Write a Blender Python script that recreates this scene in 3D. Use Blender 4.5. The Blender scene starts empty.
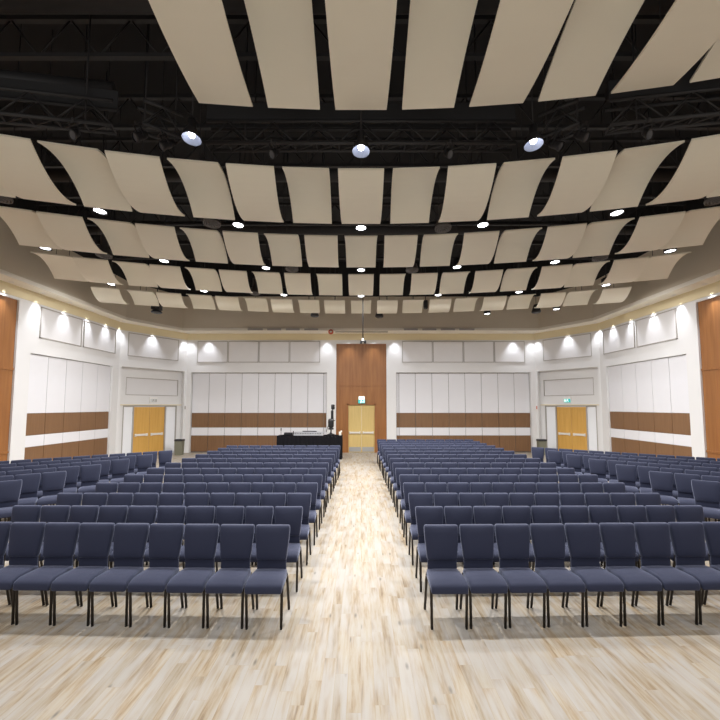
import bpy, bmesh, math, random
from mathutils import Vector, Matrix
random.seed(7)
PI = math.pi
SC = bpy.context.scene
COL = SC.collection
SX = 1 / 1.5          # the whole scene is squeezed sideways to match the view; this narrows repeated fittings

# ------------------------------------------------------------------ materials
def new_mat(name):
    m = bpy.data.materials.new(name); m.use_nodes = True
    nt = m.node_tree
    b = nt.nodes['Principled BSDF']
    return m, nt, b

def plain(name, col, rough=.6, metal=0., spec=.5, noise=0., nscale=8., bump=0., bscale=200.):
    m, nt, b = new_mat(name)
    b.inputs['Base Color'].default_value = (*col, 1)
    b.inputs['Roughness'].default_value = rough
    b.inputs['Metallic'].default_value = metal
    b.inputs['Specular IOR Level'].default_value = spec
    tc = nt.nodes.new('ShaderNodeTexCoord')
    if noise:
        n = nt.nodes.new('ShaderNodeTexNoise'); n.inputs['Scale'].default_value = nscale
        n.inputs['Detail'].default_value = 4
        nt.links.new(tc.outputs['Object'], n.inputs['Vector'])
        r = nt.nodes.new('ShaderNodeMapRange')
        r.inputs['To Min'].default_value = 1 - noise; r.inputs['To Max'].default_value = 1 + noise
        nt.links.new(n.outputs['Fac'], r.inputs['Value'])
        mx = nt.nodes.new('ShaderNodeVectorMath'); mx.operation = 'SCALE'
        mx.inputs[0].default_value = col
        nt.links.new(r.outputs['Result'], mx.inputs['Scale'])
        nt.links.new(mx.outputs['Vector'], b.inputs['Base Color'])
    if bump:
        n2 = nt.nodes.new('ShaderNodeTexNoise'); n2.inputs['Scale'].default_value = bscale
        nt.links.new(tc.outputs['Object'], n2.inputs['Vector'])
        bp = nt.nodes.new('ShaderNodeBump'); bp.inputs['Strength'].default_value = bump
        bp.inputs['Distance'].default_value = .002
        nt.links.new(n2.outputs['Fac'], bp.inputs['Height'])
        nt.links.new(bp.outputs['Normal'], b.inputs['Normal'])
    return m

def wood(name, c1, c2, rough=.4, sx=40., sz=1.2):
    """vertical grain"""
    m, nt, b = new_mat(name)
    tc = nt.nodes.new('ShaderNodeTexCoord')
    mp = nt.nodes.new('ShaderNodeMapping'); mp.inputs['Scale'].default_value = (sx, sx, sz)
    n = nt.nodes.new('ShaderNodeTexNoise'); n.inputs['Scale'].default_value = 1; n.inputs['Detail'].default_value = 5
    n.inputs['Roughness'].default_value = .6
    r = nt.nodes.new('ShaderNodeValToRGB')
    r.color_ramp.elements[0].position = .3; r.color_ramp.elements[0].color = (*c1, 1)
    r.color_ramp.elements[1].position = .7; r.color_ramp.elements[1].color = (*c2, 1)
    nt.links.new(tc.outputs['Object'], mp.inputs['Vector']); nt.links.new(mp.outputs['Vector'], n.inputs['Vector'])
    nt.links.new(n.outputs['Fac'], r.inputs['Fac']); nt.links.new(r.outputs['Color'], b.inputs['Base Color'])
    b.inputs['Roughness'].default_value = rough
    return m

def emit(name, col, s):
    m, nt, b = new_mat(name)
    b.inputs['Base Color'].default_value = (*col, 1)
    b.inputs['Emission Color'].default_value = (*col, 1)
    b.inputs['Emission Strength'].default_value = s
    return m

def floor_mat():
    m, nt, b = new_mat('whitewashed_planks')
    N = nt.nodes.new; L = nt.links.new
    tc = N('ShaderNodeTexCoord')
    sep = N('ShaderNodeSeparateXYZ'); L(tc.outputs['Object'], sep.inputs[0])
    cb = N('ShaderNodeCombineXYZ'); L(sep.outputs['X'], cb.inputs['Y'])
    dv = N('ShaderNodeMath'); dv.operation = 'DIVIDE'; L(sep.outputs['X'], dv.inputs[0]); dv.inputs[1].default_value = .105
    fl = N('ShaderNodeMath'); fl.operation = 'FLOOR'; L(dv.outputs[0], fl.inputs[0])
    wn = N('ShaderNodeTexWhiteNoise'); wn.noise_dimensions = '1D'; L(fl.outputs[0], wn.inputs['W'])
    ma = N('ShaderNodeMath'); ma.operation = 'MULTIPLY_ADD'; L(wn.outputs['Value'], ma.inputs[0]); ma.inputs[1].default_value = 6.; L(sep.outputs['Y'], ma.inputs[2])
    L(ma.outputs[0], cb.inputs['X'])
    br = N('ShaderNodeTexBrick')
    br.offset = 0; br.squash = 1
    br.inputs['Scale'].default_value = 1; br.inputs['Brick Width'].default_value = 1.2
    br.inputs['Row Height'].default_value = .105; br.inputs['Mortar Size'].default_value = .0012
    br.inputs['Color1'].default_value = (0, 0, 0, 1); br.inputs['Color2'].default_value = (1, 1, 1, 1)
    br.inputs['Mortar'].default_value = (.35, .35, .35, 1)
    L(cb.outputs[0], br.inputs['Vector'])
    # per-plank offset for the grain so each plank has its own figure
    off = N('ShaderNodeVectorMath'); off.operation = 'MULTIPLY_ADD'
    L(br.outputs['Color'], off.inputs[0]); off.inputs[1].default_value = (7, 7, 7); L(tc.outputs['Object'], off.inputs[2])
    mp = N('ShaderNodeMapping'); mp.inputs['Scale'].default_value = (26, 1.6, 1); L(off.outputs[0], mp.inputs['Vector'])
    n1 = N('ShaderNodeTexNoise'); n1.inputs['Scale'].default_value = 1; n1.inputs['Detail'].default_value = 6
    n1.inputs['Roughness'].default_value = .62; L(mp.outputs[0], n1.inputs['Vector'])
    ramp = N('ShaderNodeValToRGB'); e = ramp.color_ramp.elements
    e[0].position = .28; e[0].color = (.17, .115, .062, 1)
    e[1].position = .72; e[1].color = (.37, .34, .29, 1)
    a = e.new(.42); a.color = (.285, .215, .135, 1)
    a = e.new(.52); a.color = (.335, .285, .215, 1)
    L(n1.outputs['Fac'], ramp.inputs['Fac'])
    # plank tone
    hue = N('ShaderNodeMapRange'); hue.inputs['To Min'].default_value = .88; hue.inputs['To Max'].default_value = 1.08
    L(br.outputs['Color'], hue.inputs['Value'])
    mul = N('ShaderNodeVectorMath'); mul.operation = 'SCALE'
    L(ramp.outputs['Color'], mul.inputs[0]); L(hue.outputs[0], mul.inputs['Scale'])
    # grey whitewash drifts
    mp2 = N('ShaderNodeMapping'); mp2.inputs['Scale'].default_value = (7, 1.1, 1); mp2.inputs['Location'].default_value = (4, 9, 0)
    L(off.outputs[0], mp2.inputs['Vector'])
    n2 = N('ShaderNodeTexNoise'); n2.inputs['Scale'].default_value = 1; n2.inputs['Detail'].default_value = 3; L(mp2.outputs[0], n2.inputs['Vector'])
    rr = N('ShaderNodeMapRange'); rr.inputs['From Min'].default_value = .42; rr.inputs['From Max'].default_value = .62
    rr.inputs['To Max'].default_value = .8
    L(n2.outputs['Fac'], rr.inputs['Value'])
    mix = N('ShaderNodeMix'); mix.data_type = 'RGBA'
    L(rr.outputs[0], mix.inputs['Factor']); L(mul.outputs[0], mix.inputs['A']); mix.inputs['B'].default_value = (.36, .34, .315, 1)
    # knots
    mp3 = N('ShaderNodeMapping'); mp3.inputs['Scale'].default_value = (9, 2.2, 1); L(off.outputs[0], mp3.inputs['Vector'])
    vo = N('ShaderNodeTexVoronoi'); vo.inputs['Scale'].default_value = .8; L(mp3.outputs[0], vo.inputs['Vector'])
    kr = N('ShaderNodeMapRange'); kr.inputs['From Min'].default_value = .03; kr.inputs['From Max'].default_value = .14
    kr.inputs['To Min'].default_value = .45; kr.inputs['To Max'].default_value = 1
    L(vo.outputs['Distance'], kr.inputs['Value'])
    m2 = N('ShaderNodeVectorMath'); m2.operation = 'SCALE'; L(mix.outputs['Result'], m2.inputs[0]); L(kr.outputs[0], m2.inputs['Scale'])
    mor = N('ShaderNodeMix'); mor.data_type = 'RGBA'; L(br.outputs['Fac'], mor.inputs['Factor'])
    L(m2.outputs[0], mor.inputs['A']); mor.inputs['B'].default_value = (.30, .24, .17, 1)
    L(mor.outputs['Result'], b.inputs['Base Color'])
    b.inputs['Roughness'].default_value = .5
    b.inputs['Specular IOR Level'].default_value = .25
    return m

M = {}
M['floor'] = floor_mat()
M['white'] = plain('white_wall_paint', (.77, .765, .76), .7, noise=.02, nscale=2)
M['lining'] = plain('pale_acoustic_cloth', (.76, .75, .755), .85, noise=.03, nscale=3)
M['partition_white'] = plain('pale_partition_skin', (.79, .79, .82), .6, noise=.015, nscale=4)
M['partition_brown'] = wood('brown_partition_laminate', (.18, .09, .04), (.245, .13, .06), .5)
M['trim_grey'] = plain('grey_frame_trim', (.40, .37, .34), .6)  # one even grey for frames, slots and rails
M['seal'] = plain('dark_seal_strip', (.16, .145, .13), .6)
M['strip'] = plain('pale_cream_strip', (.93, .88, .76), .6)
M['band'] = plain('warm_light_cream', (.80, .70, .46), .7)  # warm light high on the white walls, painted as cream
M['tan'] = plain('tan_bulkhead_paint', (.72, .635, .50), .8, noise=.03, nscale=1.5)
M['cream'] = plain('cream_paint', (.78, .70, .54), .75)
M['sail'] = plain('cream_sail_cloth', (.92, .885, .745), .8, noise=.02, nscale=2)
M['walnut'] = wood('walnut_veneer', (.25, .095, .025), (.37, .155, .045), .4, 9, .6)
M['oak'] = wood('golden_oak_veneer', (.62, .34, .075), (.72, .42, .11), .4, 14, .9)
M['maple'] = wood('pale_maple_veneer', (.62, .45, .16), (.70, .52, .21), .4, 14, .9)
M['black'] = plain('black_ceiling_paint', (.012, .012, .013), .8)
M['black_steel'] = plain('black_steel', (.022, .022, .025), .5, 0.2)
M['duct'] = plain('dark_grey_duct', (.03, .03, .032), .55, .2)
M['grille'] = plain('grey_air_grille', (.09, .085, .08), .5)
M['gloss_black'] = plain('gloss_black_plastic', (.012, .012, .014), .3)
M['black_cloth'] = plain('black_drape_cloth', (.008, .008, .010), .9, bump=.4, bscale=60)
M['black_cloth'].node_tree.nodes['Principled BSDF'].inputs['Specular IOR Level'].default_value = .1
M['fabric'] = plain('navy_woven_upholstery', (.021, .026, .056), .8, spec=.35, noise=.16, nscale=160, bump=.5, bscale=420)
_b = M['fabric'].node_tree.nodes['Principled BSDF']; _b.inputs['Sheen Weight'].default_value = .5; _b.inputs['Sheen Roughness'].default_value = .4; _b.inputs['Sheen Tint'].default_value = (.66, .73, 1, 1)
M['frame'] = plain('dark_bronze_tube', (.030, .024, .019), .35, .5)
M['glide'] = plain('black_rubber', (.01, .01, .01), .8)
M['lens'] = emit('lit_lamp_lens', (.93, .95, 1.0), 9)
M['reflector'] = emit('lit_reflector_bowl', (.20, .22, .28), .25)
M['steel'] = plain('brushed_steel', (.55, .55, .55), .35, .8)
M['glass'] = plain('frosted_side_glass', (.90, .92, .95), .3)
M['green'] = emit('teal_sign_face', (.03, .42, .40), .55)
M['signwhite'] = emit('white_sign_face', (.85, .95, .90), .7)
M['signpale'] = emit('overexposed_sign_face', (.55, .57, .57), .15)  # overexposure of the left sign, put into its face colour
M['signhousing'] = plain('white_sign_housing', (.85, .83, .80), .5)
M['red'] = plain('orange_red_enamel', (.62, .12, .05), .45)
M['bin'] = plain('grey_green_bin_plastic', (.19, .19, .14), .55)
M['glint'] = plain('dark_lens_glass', (.10, .10, .11), .15)
M['silver'] = plain('silver_plastic', (.45, .46, .48), .4, .3)
M['ivory'] = plain('ivory_plastic', (.78, .74, .66), .5)

# ------------------------------------------------------------------ mesh builder
class MB:
    def __init__(s, fn=None):
        s.v = []; s.f = []; s.mi = []; s.sm = []; s.fn = fn
    def add(s, vs, fs, mi=0, smooth=False):
        o = len(s.v)
        s.v += [tuple(v) for v in vs]
        for f in fs:
            s.f.append([i + o for i in f]); s.mi.append(mi); s.sm.append(smooth)
        return s
    def box(s, x0, x1, y0, y1, z0, z1, mi=0):
        vs = [(x, y, z) for x in (x0, x1) for y in (y0, y1) for z in (z0, z1)]
        return s.add(vs, [(0, 1, 3, 2), (4, 6, 7, 5), (0, 4, 5, 1), (2, 3, 7, 6), (0, 2, 6, 4), (1, 5, 7, 3)], mi)
    def prism(s, poly, z0, z1, mi=0):
        n = len(poly)
        vs = [(x, y, z0) for x, y in poly] + [(x, y, z1) for x, y in poly]
        fs = [tuple(range(n))[::-1], tuple(range(n, 2 * n))] + [(i, (i + 1) % n, n + (i + 1) % n, n + i) for i in range(n)]
        return s.add(vs, fs, mi)
    def tube(s, pts, r, n=8, mi=0, ry=None):
        pts = [Vector(p) for p in pts]; rings = []
        rs = r if isinstance(r, (list, tuple)) else [r] * len(pts)
        up = None
        for i, p in enumerate(pts):
            t = (pts[min(i + 1, len(pts) - 1)] - pts[max(i - 1, 0)]).normalized()
            a = Vector((1, 0, 0)) if abs(t.x) < .8 else Vector((0, 1, 0))
            u = (a - t * a.dot(t)).normalized(); w = t.cross(u)
            rings.append([p + u * (rs[i] * math.cos(2 * PI * k / n)) + w * ((ry or rs[i]) * math.sin(2 * PI * k / n)) for k in range(n)])
        vs = [v for rg in rings for v in rg]; fs = []
        for i in range(len(pts) - 1):
            for k in range(n):
                fs.append((i * n + k, i * n + (k + 1) % n, (i + 1) * n + (k + 1) % n, (i + 1) * n + k))
        o = len(s.v)
        s.add(vs, fs, mi, True)
        s.f.append([o + k for k in range(n)][::-1]); s.mi.append(mi); s.sm.append(False)
        s.f.append([o + (len(pts) - 1) * n + k for k in range(n)]); s.mi.append(mi); s.sm.append(False)
        return s
    def lathe(s, prof, n=24, c=(0, 0, 0), mi=0, sx=1., cap=False, axis='z'):
        vs = []
        for r, z in prof:
            for k in range(n):
                a = 2 * PI * k / n
                p = (r * math.cos(a) * sx, r * math.sin(a), z)
                if axis == 'y': p = (p[0], p[2], p[1])
                vs.append((c[0] + p[0], c[1] + p[1], c[2] + p[2]))
        fs = []
        for i in range(len(prof) - 1):
            for k in range(n):
                fs.append((i * n + k, i * n + (k + 1) % n, (i + 1) * n + (k + 1) % n, (i + 1) * n + k))
        o = len(s.v); s.add(vs, fs, mi, True)
        if cap:
            for q in (0, len(prof) - 1):
                s.f.append([o + q * n + k for k in range(n)]); s.mi.append(mi); s.sm.append(False)
        return s
    def rbox(s, c, h, r, mi=0, fn=None, m=4):
        """rounded pad: half sizes h, corner radius r"""
        def axis(hh):
            a = [-hh, -hh + r * .3, -hh + r]
            inner = [(-hh + r) + (2 * hh - 2 * r) * k / m for k in range(1, m)]
            return a + inner + [hh - r, hh - r * .3, hh]
        ax = [axis(x) for x in h]; idx = {}; vs = []; fs = []
        def vert(i, j, k):
            if (i, j, k) in idx: return idx[(i, j, k)]
            p = [ax[0][i], ax[1][j], ax[2][k]]
            q = [max(-(h[t] - r), min(h[t] - r, p[t])) for t in range(3)]
            d = Vector(p) - Vector(q)
            if d.length > 1e-9: d = d.normalized() * r
            w = Vector(q) + d
            if fn: w = Vector(fn(*w))
            idx[(i, j, k)] = len(vs); vs.append((w.x + c[0], w.y + c[1], w.z + c[2])); return idx[(i, j, k)]
        n = [len(a) for a in ax]
        for side in (0, 1):
            for d in range(3):
                a, b = (d + 1) % 3, (d + 2) % 3
                for i in range(n[a] - 1):
                    for j in range(n[b] - 1):
                        qs = []
                        for (di, dj) in ((0, 0), (1, 0), (1, 1), (0, 1)):
                            t = [0, 0, 0]; t[d] = 0 if side == 0 else n[d] - 1; t[a] = i + di; t[b] = j + dj
                            qs.append(vert(*t))
                        fs.append(qs if side else qs[::-1])
        return s.add(vs, fs, mi, True)
    def mesh(s, name, mats, A=None):
        vs = [s.fn(*v) for v in s.v] if s.fn else s.v
        if A: vs = [(A[0][0] * x + A[0][1] * y, A[1][0] * x + A[1][1] * y, z) for x, y, z in vs]
        me = bpy.data.meshes.new(name); me.from_pydata(vs, [], s.f)
        if not isinstance(mats, (list, tuple)): mats = [mats]
        for m in mats: me.materials.append(m)
        me.polygons.foreach_set('material_index', s.mi); me.polygons.foreach_set('use_smooth', s.sm)
        bm = bmesh.new(); bm.from_mesh(me); bmesh.ops.recalc_face_normals(bm, faces=bm.faces); bm.to_mesh(me); bm.free()
        me.update(); return me
    def build(s, name, mats, parent=None, loc=None, A=None):
        o = bpy.data.objects.new(name, s.mesh(name, mats, A)); COL.objects.link(o)
        if parent: o.parent = parent
        if loc: o.location = loc
        return o

def tag(o, label, cat, group=None, kind=None):
    o['label'] = label; o['category'] = cat
    if group: o['group'] = group
    if kind: o['kind'] = kind
    return o
def struct(o):
    o['kind'] = 'structure'; return o
def empty(name, loc, rz=0.):
    o = bpy.data.objects.new(name, None); COL.objects.link(o); o.location = loc; o.rotation_euler = (0, 0, rz)
    o.empty_display_size = .1
    return o
def copy_tree(o, parent=None):
    c = o.copy(); COL.objects.link(c)
    if parent: c.parent = parent
    for ch in [x for x in KIDS.get(o.name, [])]: copy_tree(ch, c)
    return c
KIDS = {}
def index_kids(o):
    KIDS[o.name] = list(o.children)
    for c in o.children: index_kids(c)
ORD = ['zeroth', 'first', 'second', 'third', 'fourth', 'fifth', 'sixth', 'seventh', 'eighth', 'ninth', 'tenth', 'eleventh',
       'twelfth', 'thirteenth', 'fourteenth', 'fifteenth']

# ------------------------------------------------------------------ camera
H = 2.2; F = 500.; PITCH = math.atan(46 / F)
cam = bpy.data.cameras.new('camera'); co = bpy.data.objects.new('camera', cam); COL.objects.link(co)
cam.sensor_fit = 'HORIZONTAL'; cam.sensor_width = 36; cam.lens = 36 * F / 720
cam.shift_x = -1 / 720
co.location = (0, 0, H); co.rotation_euler = (PI / 2 + PITCH, 0, 0)
cam.clip_start = .05; cam.clip_end = 200
SC.camera = co
cP, sP = math.cos(PITCH), math.sin(PITCH)
def project(x, y, z):
    d = y * cP + (z - H) * sP
    if d < .1: return (-9999, -9999)
    return (361 + F * x / d, 360 - F * (-y * sP + (z - H) * cP) / d)

# ------------------------------------------------------------------ the room
XW = 10.0; YB = 23.9; ZS = 5.65       # side walls, back wall, soffit height
YN = -5.0
AL, BL = (-10., 20.6), (-8.35, 23.9)  # left splayed wall, from the side wall to the back wall
AR, BR = (10., 20.85), (8.35, 23.9)

struct(MB().prism([(-11, YN), (11, YN), (11, 25.4), (-11, 25.4)], -.1, 0).build('floor', M['floor']))
struct(MB().prism([(-11, YN), (11, YN), (11, 25.4), (-11, 25.4)], 8.9, 9.0).build('ceiling', M['black']))

# back wall: fascia and piers around the two partition openings and the wood bay
b = MB()
TOPW = 7.6
for x0, x1, z0, z1 in ((-8.35, 8.35, 5.19, TOPW), (-8.35, -1.19, 3.8, 5.19), (1.22, 8.35, 3.8, 5.19),
                       (-8.35, -8.13, 0, 3.8), (-1.64, -1.19, 0, 3.8), (1.22, 1.68, 0, 3.8), (8.12, 8.35, 0, 3.8)):
    b.box(x0, x1, YB, YB + .45, z0, z1)
struct(b.build('wall_back', M['white']))
for sgn, nm, ya, yb, yw in ((-1, 'wall_left', 15.05, 20.08, 14.42), (1, 'wall_right', 15.3, 20.35, 14.72)):
    A = AL if sgn < 0 else AR
    b = MB()
    o0, o1 = sgn * XW, sgn * (XW + .45)
    x0, x1 = min(o0, o1), max(o0, o1)
    b.box(x0, x1, YN, A[1], 5.28, TOPW)
    b.box(x0, x1, yw, A[1], 3.8, 5.28)
    b.box(x0, x1, yw, ya, 0, 3.8)
    b.box(x0, x1, yb, A[1], 0, 3.8)
    struct(b.build(nm, M['white']))
    # wood bay towards the camera
    xp0, xp1 = sorted((sgn * (XW + .06), sgn * (XW + .40)))
    b = MB(); b.box(xp0, xp1, YN, yw, 0, 3.25); b.box(xp0, xp1, YN, yw, 3.28, 5.28)
    xr0, xr1 = sorted((sgn * (XW + .035), sgn * (XW + .30)))
    b.box(xr0, xr1, YN, yw, 3.235, 3.295)
    b.box(xr0, xr1, YN, yw, .86, .92)
    w = b.build('wood_wall_panel', M['walnut'])
    tag(w, 'tall walnut veneer wall panel at the %s edge of the photo' % ('left' if sgn < 0 else 'right'), 'wall panel', 'tall walnut side panels')

# splayed corner walls with a recessed door bay
def splay(sgn, A, B, off_sign):
    e = (B[0] - A[0], B[1] - A[1])
    n = (-.533 * -sgn * -1, .6)            # outward, away from the hall
    n = (sgn * .533, .6)
    def fn(s, o, z): return (A[0] + e[0] * s + n[0] * o, A[1] + e[1] * s + n[1] * o, z)
    return fn
for sgn, A, B, side in ((-1, AL, BL, 'left'), (1, AR, BR, 'right')):
    fn = splay(sgn, A, B, 1)
    b = MB(fn)
    b.box(-.03, 1.03, 0, .5, 3.84, TOPW)
    b.box(0, .035, 0, .5, 0, 3.84); b.box(.965, 1., 0, .5, 0, 3.84)
    D0 = .35                                 # the bay stands back this far
    b.box(.0, 1., D0, .6, 2.24, 2.67); b.box(.0, 1., D0, .6, 3.42, 3.9)
    b.box(.0, .128, D0, .6, 2.67, 3.42); b.box(.903, 1., D0, .6, 2.67, 3.42)
    b.box(.0, .10, D0, .6, 0, 2.24); b.box(.896, 1., D0, .6, 0, 2.24)
    struct(b.build('wall_%s_back' % side, M['white']))
    # ledge over the doors
    struct(MB(fn).box(.03, .965, D0 - .05, D0, 2.225, 2.275).build('trim_%d' % (1 if sgn < 0 else 2), M['cream']))
    # inset cloth panel over the doors
    p = empty('inset_wall_panel', fn(.5155, D0, 2.67))
    def loc(bb, name, mats, par):
        o = bb.build(name, mats, par); o.matrix_parent_inverse = Matrix.Translation(-Vector(par.location)); return o
    loc(MB(fn).box(.133, .898, D0 + .05, D0 + .10, 2.69, 3.40), 'cloth_face', M['lining'], p)
    fr = MB(fn)
    fr.box(.128, .903, D0 - .01, D0 + .1, 2.665, 2.69); fr.box(.128, .903, D0 - .01, D0 + .1, 3.40, 3.425)
    fr.box(.128, .134, D0 - .01, D0 + .1, 2.69, 3.40); fr.box(.897, .903, D0 - .01, D0 + .1, 2.69, 3.40)
    loc(fr, 'panel_frame', M['trim_grey'], p)
    tag(p, 'pale cloth panel set into the wall above the %s corner double doors' % side, 'wall panel', 'cloth panels over corner doors')
    # upper framed panel on the splay
    p = empty('framed_wall_panel', fn(.48, 0, 4.31))
    loc(MB(fn).box(.11, .845, -.015, .05, 4.33, 5.28), 'cloth_face', M['lining'], p)
    fr = MB(fn)
    fr.box(.105, .85, -.035, .05, 4.305, 4.335); fr.box(.105, .85, -.035, .05, 5.27, 5.30)
    fr.box(.105, .112, -.035, .05, 4.335, 5.27); fr.box(.843, .85, -.035, .05, 4.335, 5.27)
    loc(fr, 'panel_frame', M['trim_grey'], p)
    tag(p, 'wide pale framed acoustic panel high above the %s corner doors' % side, 'wall panel', 'upper framed wall panels')
    # doors
    d = empty('door_%d' % (1 if sgn < 0 else 2), fn(.49, D0, 0)); struct(d)
    fr = MB(fn)
    for s0, s1 in ((.098, .116), (.238, .256), (.708, .728), (.88, .898)):
        fr.box(s0, s1, D0 + .03, D0 + .16, 0, 2.2)
    fr.box(.098, .898, D0 + .03, D0 + .16, 2.17, 2.24)
    loc(fr, 'door_frame', M['trim_grey'], d)
    for s0, s1 in ((.116, .238), (.728, .88)):
        loc(MB(fn).box(s0, s1, D0 + .08, D0 + .11, 0, 2.17), 'side_light', M['glass'], d)
    for s0, s1 in ((.256, .4805), (.4835, .708)):
        lf = loc(MB(fn).box(s0, s1, D0 + .08, D0 + .13, .01, 2.16), 'door_leaf', M['oak'], d)
        bar = MB(fn).box(s0 + .02, s1 - .02, D0 + .02, D0 + .05, .90, .99)
        bar.box(s0 + .02, s0 + .045, D0 + .04, D0 + .09, .88, 1.0); bar.box(s1 - .045, s1 - .02, D0 + .04, D0 + .09, .88, 1.0)
        bar.build('push_bar', M['ivory'], lf)
    # exit sign over the doors
    face = M['green'] if sgn > 0 else M['signpale']
    s = empty('exit_sign', fn(.52, D0, 2.37))
    loc(MB(fn).box(.465, .575, D0 - .07, D0, 2.35, 2.60), 'sign_housing', M['signhousing'], s)
    loc(MB(fn).box(.47, .57, D0 - .078, D0 - .07, 2.36, 2.52), 'sign_face', face, s)
    mk = MB(fn)
    o0, o1 = D0 - .084, D0 - .078
    mk.box(.512, .522, o0, o1, 2.49, 2.51)                                # running figure and doorway
    for q in (((.508, 2.44), (.522, 2.44), (.526, 2.485), (.510, 2.485)), ((.495, 2.47), (.510, 2.48), (.510, 2.47), (.497, 2.46)),
              ((.522, 2.475), (.535, 2.455), (.533, 2.447), (.520, 2.462)), ((.508, 2.44), (.515, 2.44), (.503, 2.395), (.495, 2.40)),
              ((.515, 2.44), (.522, 2.44), (.534, 2.40), (.528, 2.392))):
        vs = [(a, o0, z) for a, z in q] + [(a, o1, z) for a, z in q]
        mk.add(vs, [(0, 1, 2, 3), (7, 6, 5, 4), (0, 1, 5, 4), (1, 2, 6, 5), (2, 3, 7, 6), (3, 0, 4, 7)])
    mk.box(.545, .562, o0, o1, 2.385, 2.50)
    loc(mk, 'pictogram', M['signwhite'] if sgn > 0 else M['trim_grey'], s)
    tag(s, ('teal exit sign with white running figure above the right corner doors' if sgn > 0 else
            'pale overexposed exit sign above the left corner doors'), 'exit sign', 'exit signs over doors')
    k = MB(fn).box(.985, 1.0, -.03, 0, 2.05, 2.2).build('wall_switch', M['trim_grey'] if sgn < 0 else M['red'])
    tag(k, 'small %s switch box on the pier beside the %s corner doors' % ('dark' if sgn < 0 else 'red', side), 'switch')

# soffit, tan bulkhead and the light strip along its lower edge, as one line round the hall
def offset_prism(pl_in, pl_out, z0, z1):
    b = MB()
    n = len(pl_in)
    vs = [(x, y, z0) for x, y in pl_in] + [(x, y, z0) for x, y in pl_out] + [(x, y, z1) for x, y in pl_in] + [(x, y, z1) for x, y in pl_out]
    fs = []
    for i in range(n - 1):
        fs += [(i, i + 1, n + i + 1, n + i), (2 * n + i, 3 * n + i, 3 * n + i + 1, 2 * n + i + 1),
               (i, 2 * n + i, 2 * n + i + 1, i + 1), (n + i, n + i + 1, 3 * n + i + 1, 3 * n + i)]
    for i in (0, n - 1):
        fs.append((i, n + i, 3 * n + i, 2 * n + i))
    return b.add(vs, fs)
inner = [(-9.36, YN), (-9.48, 19.95), (-8.20, 22.8), (8.18, 22.8), (9.46, 20.1), (9.3, YN)]
def grow(d): return [(x + (d if x > 0 else -d) * .667, y + (d if 19 < y else 0)) for x, y in inner]
struct(offset_prism(inner, grow(.1), ZS + .12, 7.25).build('bulkhead', M['tan']))
struct(offset_prism([(x * .998, y - .02 if y > 0 else y) for x, y in inner], grow(.14), ZS, ZS + .12).build('trim_3', M['strip']))
wallline = [(-10.05, YN), (-10.05, 20.62), (-8.38, 23.95), (8.38, 23.95), (10.05, 20.87), (10.05, YN)]
struct(offset_prism(grow(.13), wallline, ZS + .02, ZS + .08).build('soffit', M['strip']))
struct(offset_prism(inner, wallline, 7.25, 8.9).build('wall_upper', M['black']))

# linear slots along the bulkhead's lower edge at the back
k = 0
for sgn in (-1, 1):
    for i, (xa, xb) in enumerate(((1.97, 2.6), (2.82, 3.45), (3.67, 4.3), (4.52, 5.2))):
        x0, x1 = sorted((sgn * xa, sgn * xb))
        o = MB().box(x0, x1, 22.70, 22.79, ZS + .015, ZS + .085).build('linear_diffuser', M['trim_grey'])
        tag(o, 'thin dark air slot, %s to the %s of the centre on the bulkhead edge' % (ORD[i + 1], 'left' if sgn < 0 else 'right'), 'air slot', 'air slots on the back bulkhead')

# upper framed panels on back and side walls
def framed(x0, x1, y0, y1, z0, z1, nx, ny, label):
    """panel in the plane x=const or y=const, facing (nx,ny)"""
    p = empty('framed_wall_panel', ((x0 + x1) / 2, (y0 + y1) / 2, z0)); L0 = -Vector(p.location)
    t = .03
    if ny:
        face = MB().box(x0 + .02, x1 - .02, y0 - .012, y0 + .03, z0 + .02, z1 - .02)
        fr = MB().box(x0, x1, y0 - .03, y0 + .03, z0, z0 + t).box(x0, x1, y0 - .03, y0 + .03, z1 - t, z1)
        fr.box(x0, x0 + t * .7, y0 - .03, y0 + .03, z0, z1).box(x1 - t * .7, x1, y0 - .03, y0 + .03, z0, z1)
    else:
        a, c = sorted((x0, x0 + nx * .012)); face = MB().box(a, c, y0 + .02, y1 - .02, z0 + .02, z1 - .02)
        a, c = sorted((x0 - nx * .03, x0 + nx * .03))
        fr = MB().box(a, c, y0, y1, z0, z0 + t).box(a, c, y0, y1, z1 - t, z1)
        fr.box(a, c, y0, y0 + t, z0, z1).box(a, c, y1 - t, y1, z0, z1)
    for nm, bb, mt in (('cloth_face', face, M['lining']), ('panel_frame', fr, M['trim_grey'])):
        o = bb.build(nm, mt, p); o.matrix_parent_inverse = Matrix.Translation(L0)
    tag(p, label, 'wall panel', 'upper framed wall panels')
for sgn in (-1, 1):
    x = 1.955 if sgn < 0 else 1.965
    wdt = 1.478
    for i in range(4):
        a, c = sorted((sgn * (x + i * wdt + .015), sgn * (x + (i + 1) * wdt - .015)))
        framed(a, c, YB, YB, 4.28, 5.31, 0, -1, 'pale framed acoustic panel high on back wall, %s to the %s of the wood bay' % (ORD[i + 1], 'left' if sgn < 0 else 'right'))
    off = 0 if sgn < 0 else .25
    for i, (ya, yb) in enumerate(((15.4, 17.72), (17.85, 20.2))):
        framed(sgn * XW, sgn * XW, ya + off, yb + off, 4.31, 5.29, -sgn, 0, 'pale framed acoustic panel high on the %s side wall, %s' % (('left', 'right')[sgn > 0], ('nearer of two', 'farther of two')[i]))

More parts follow.
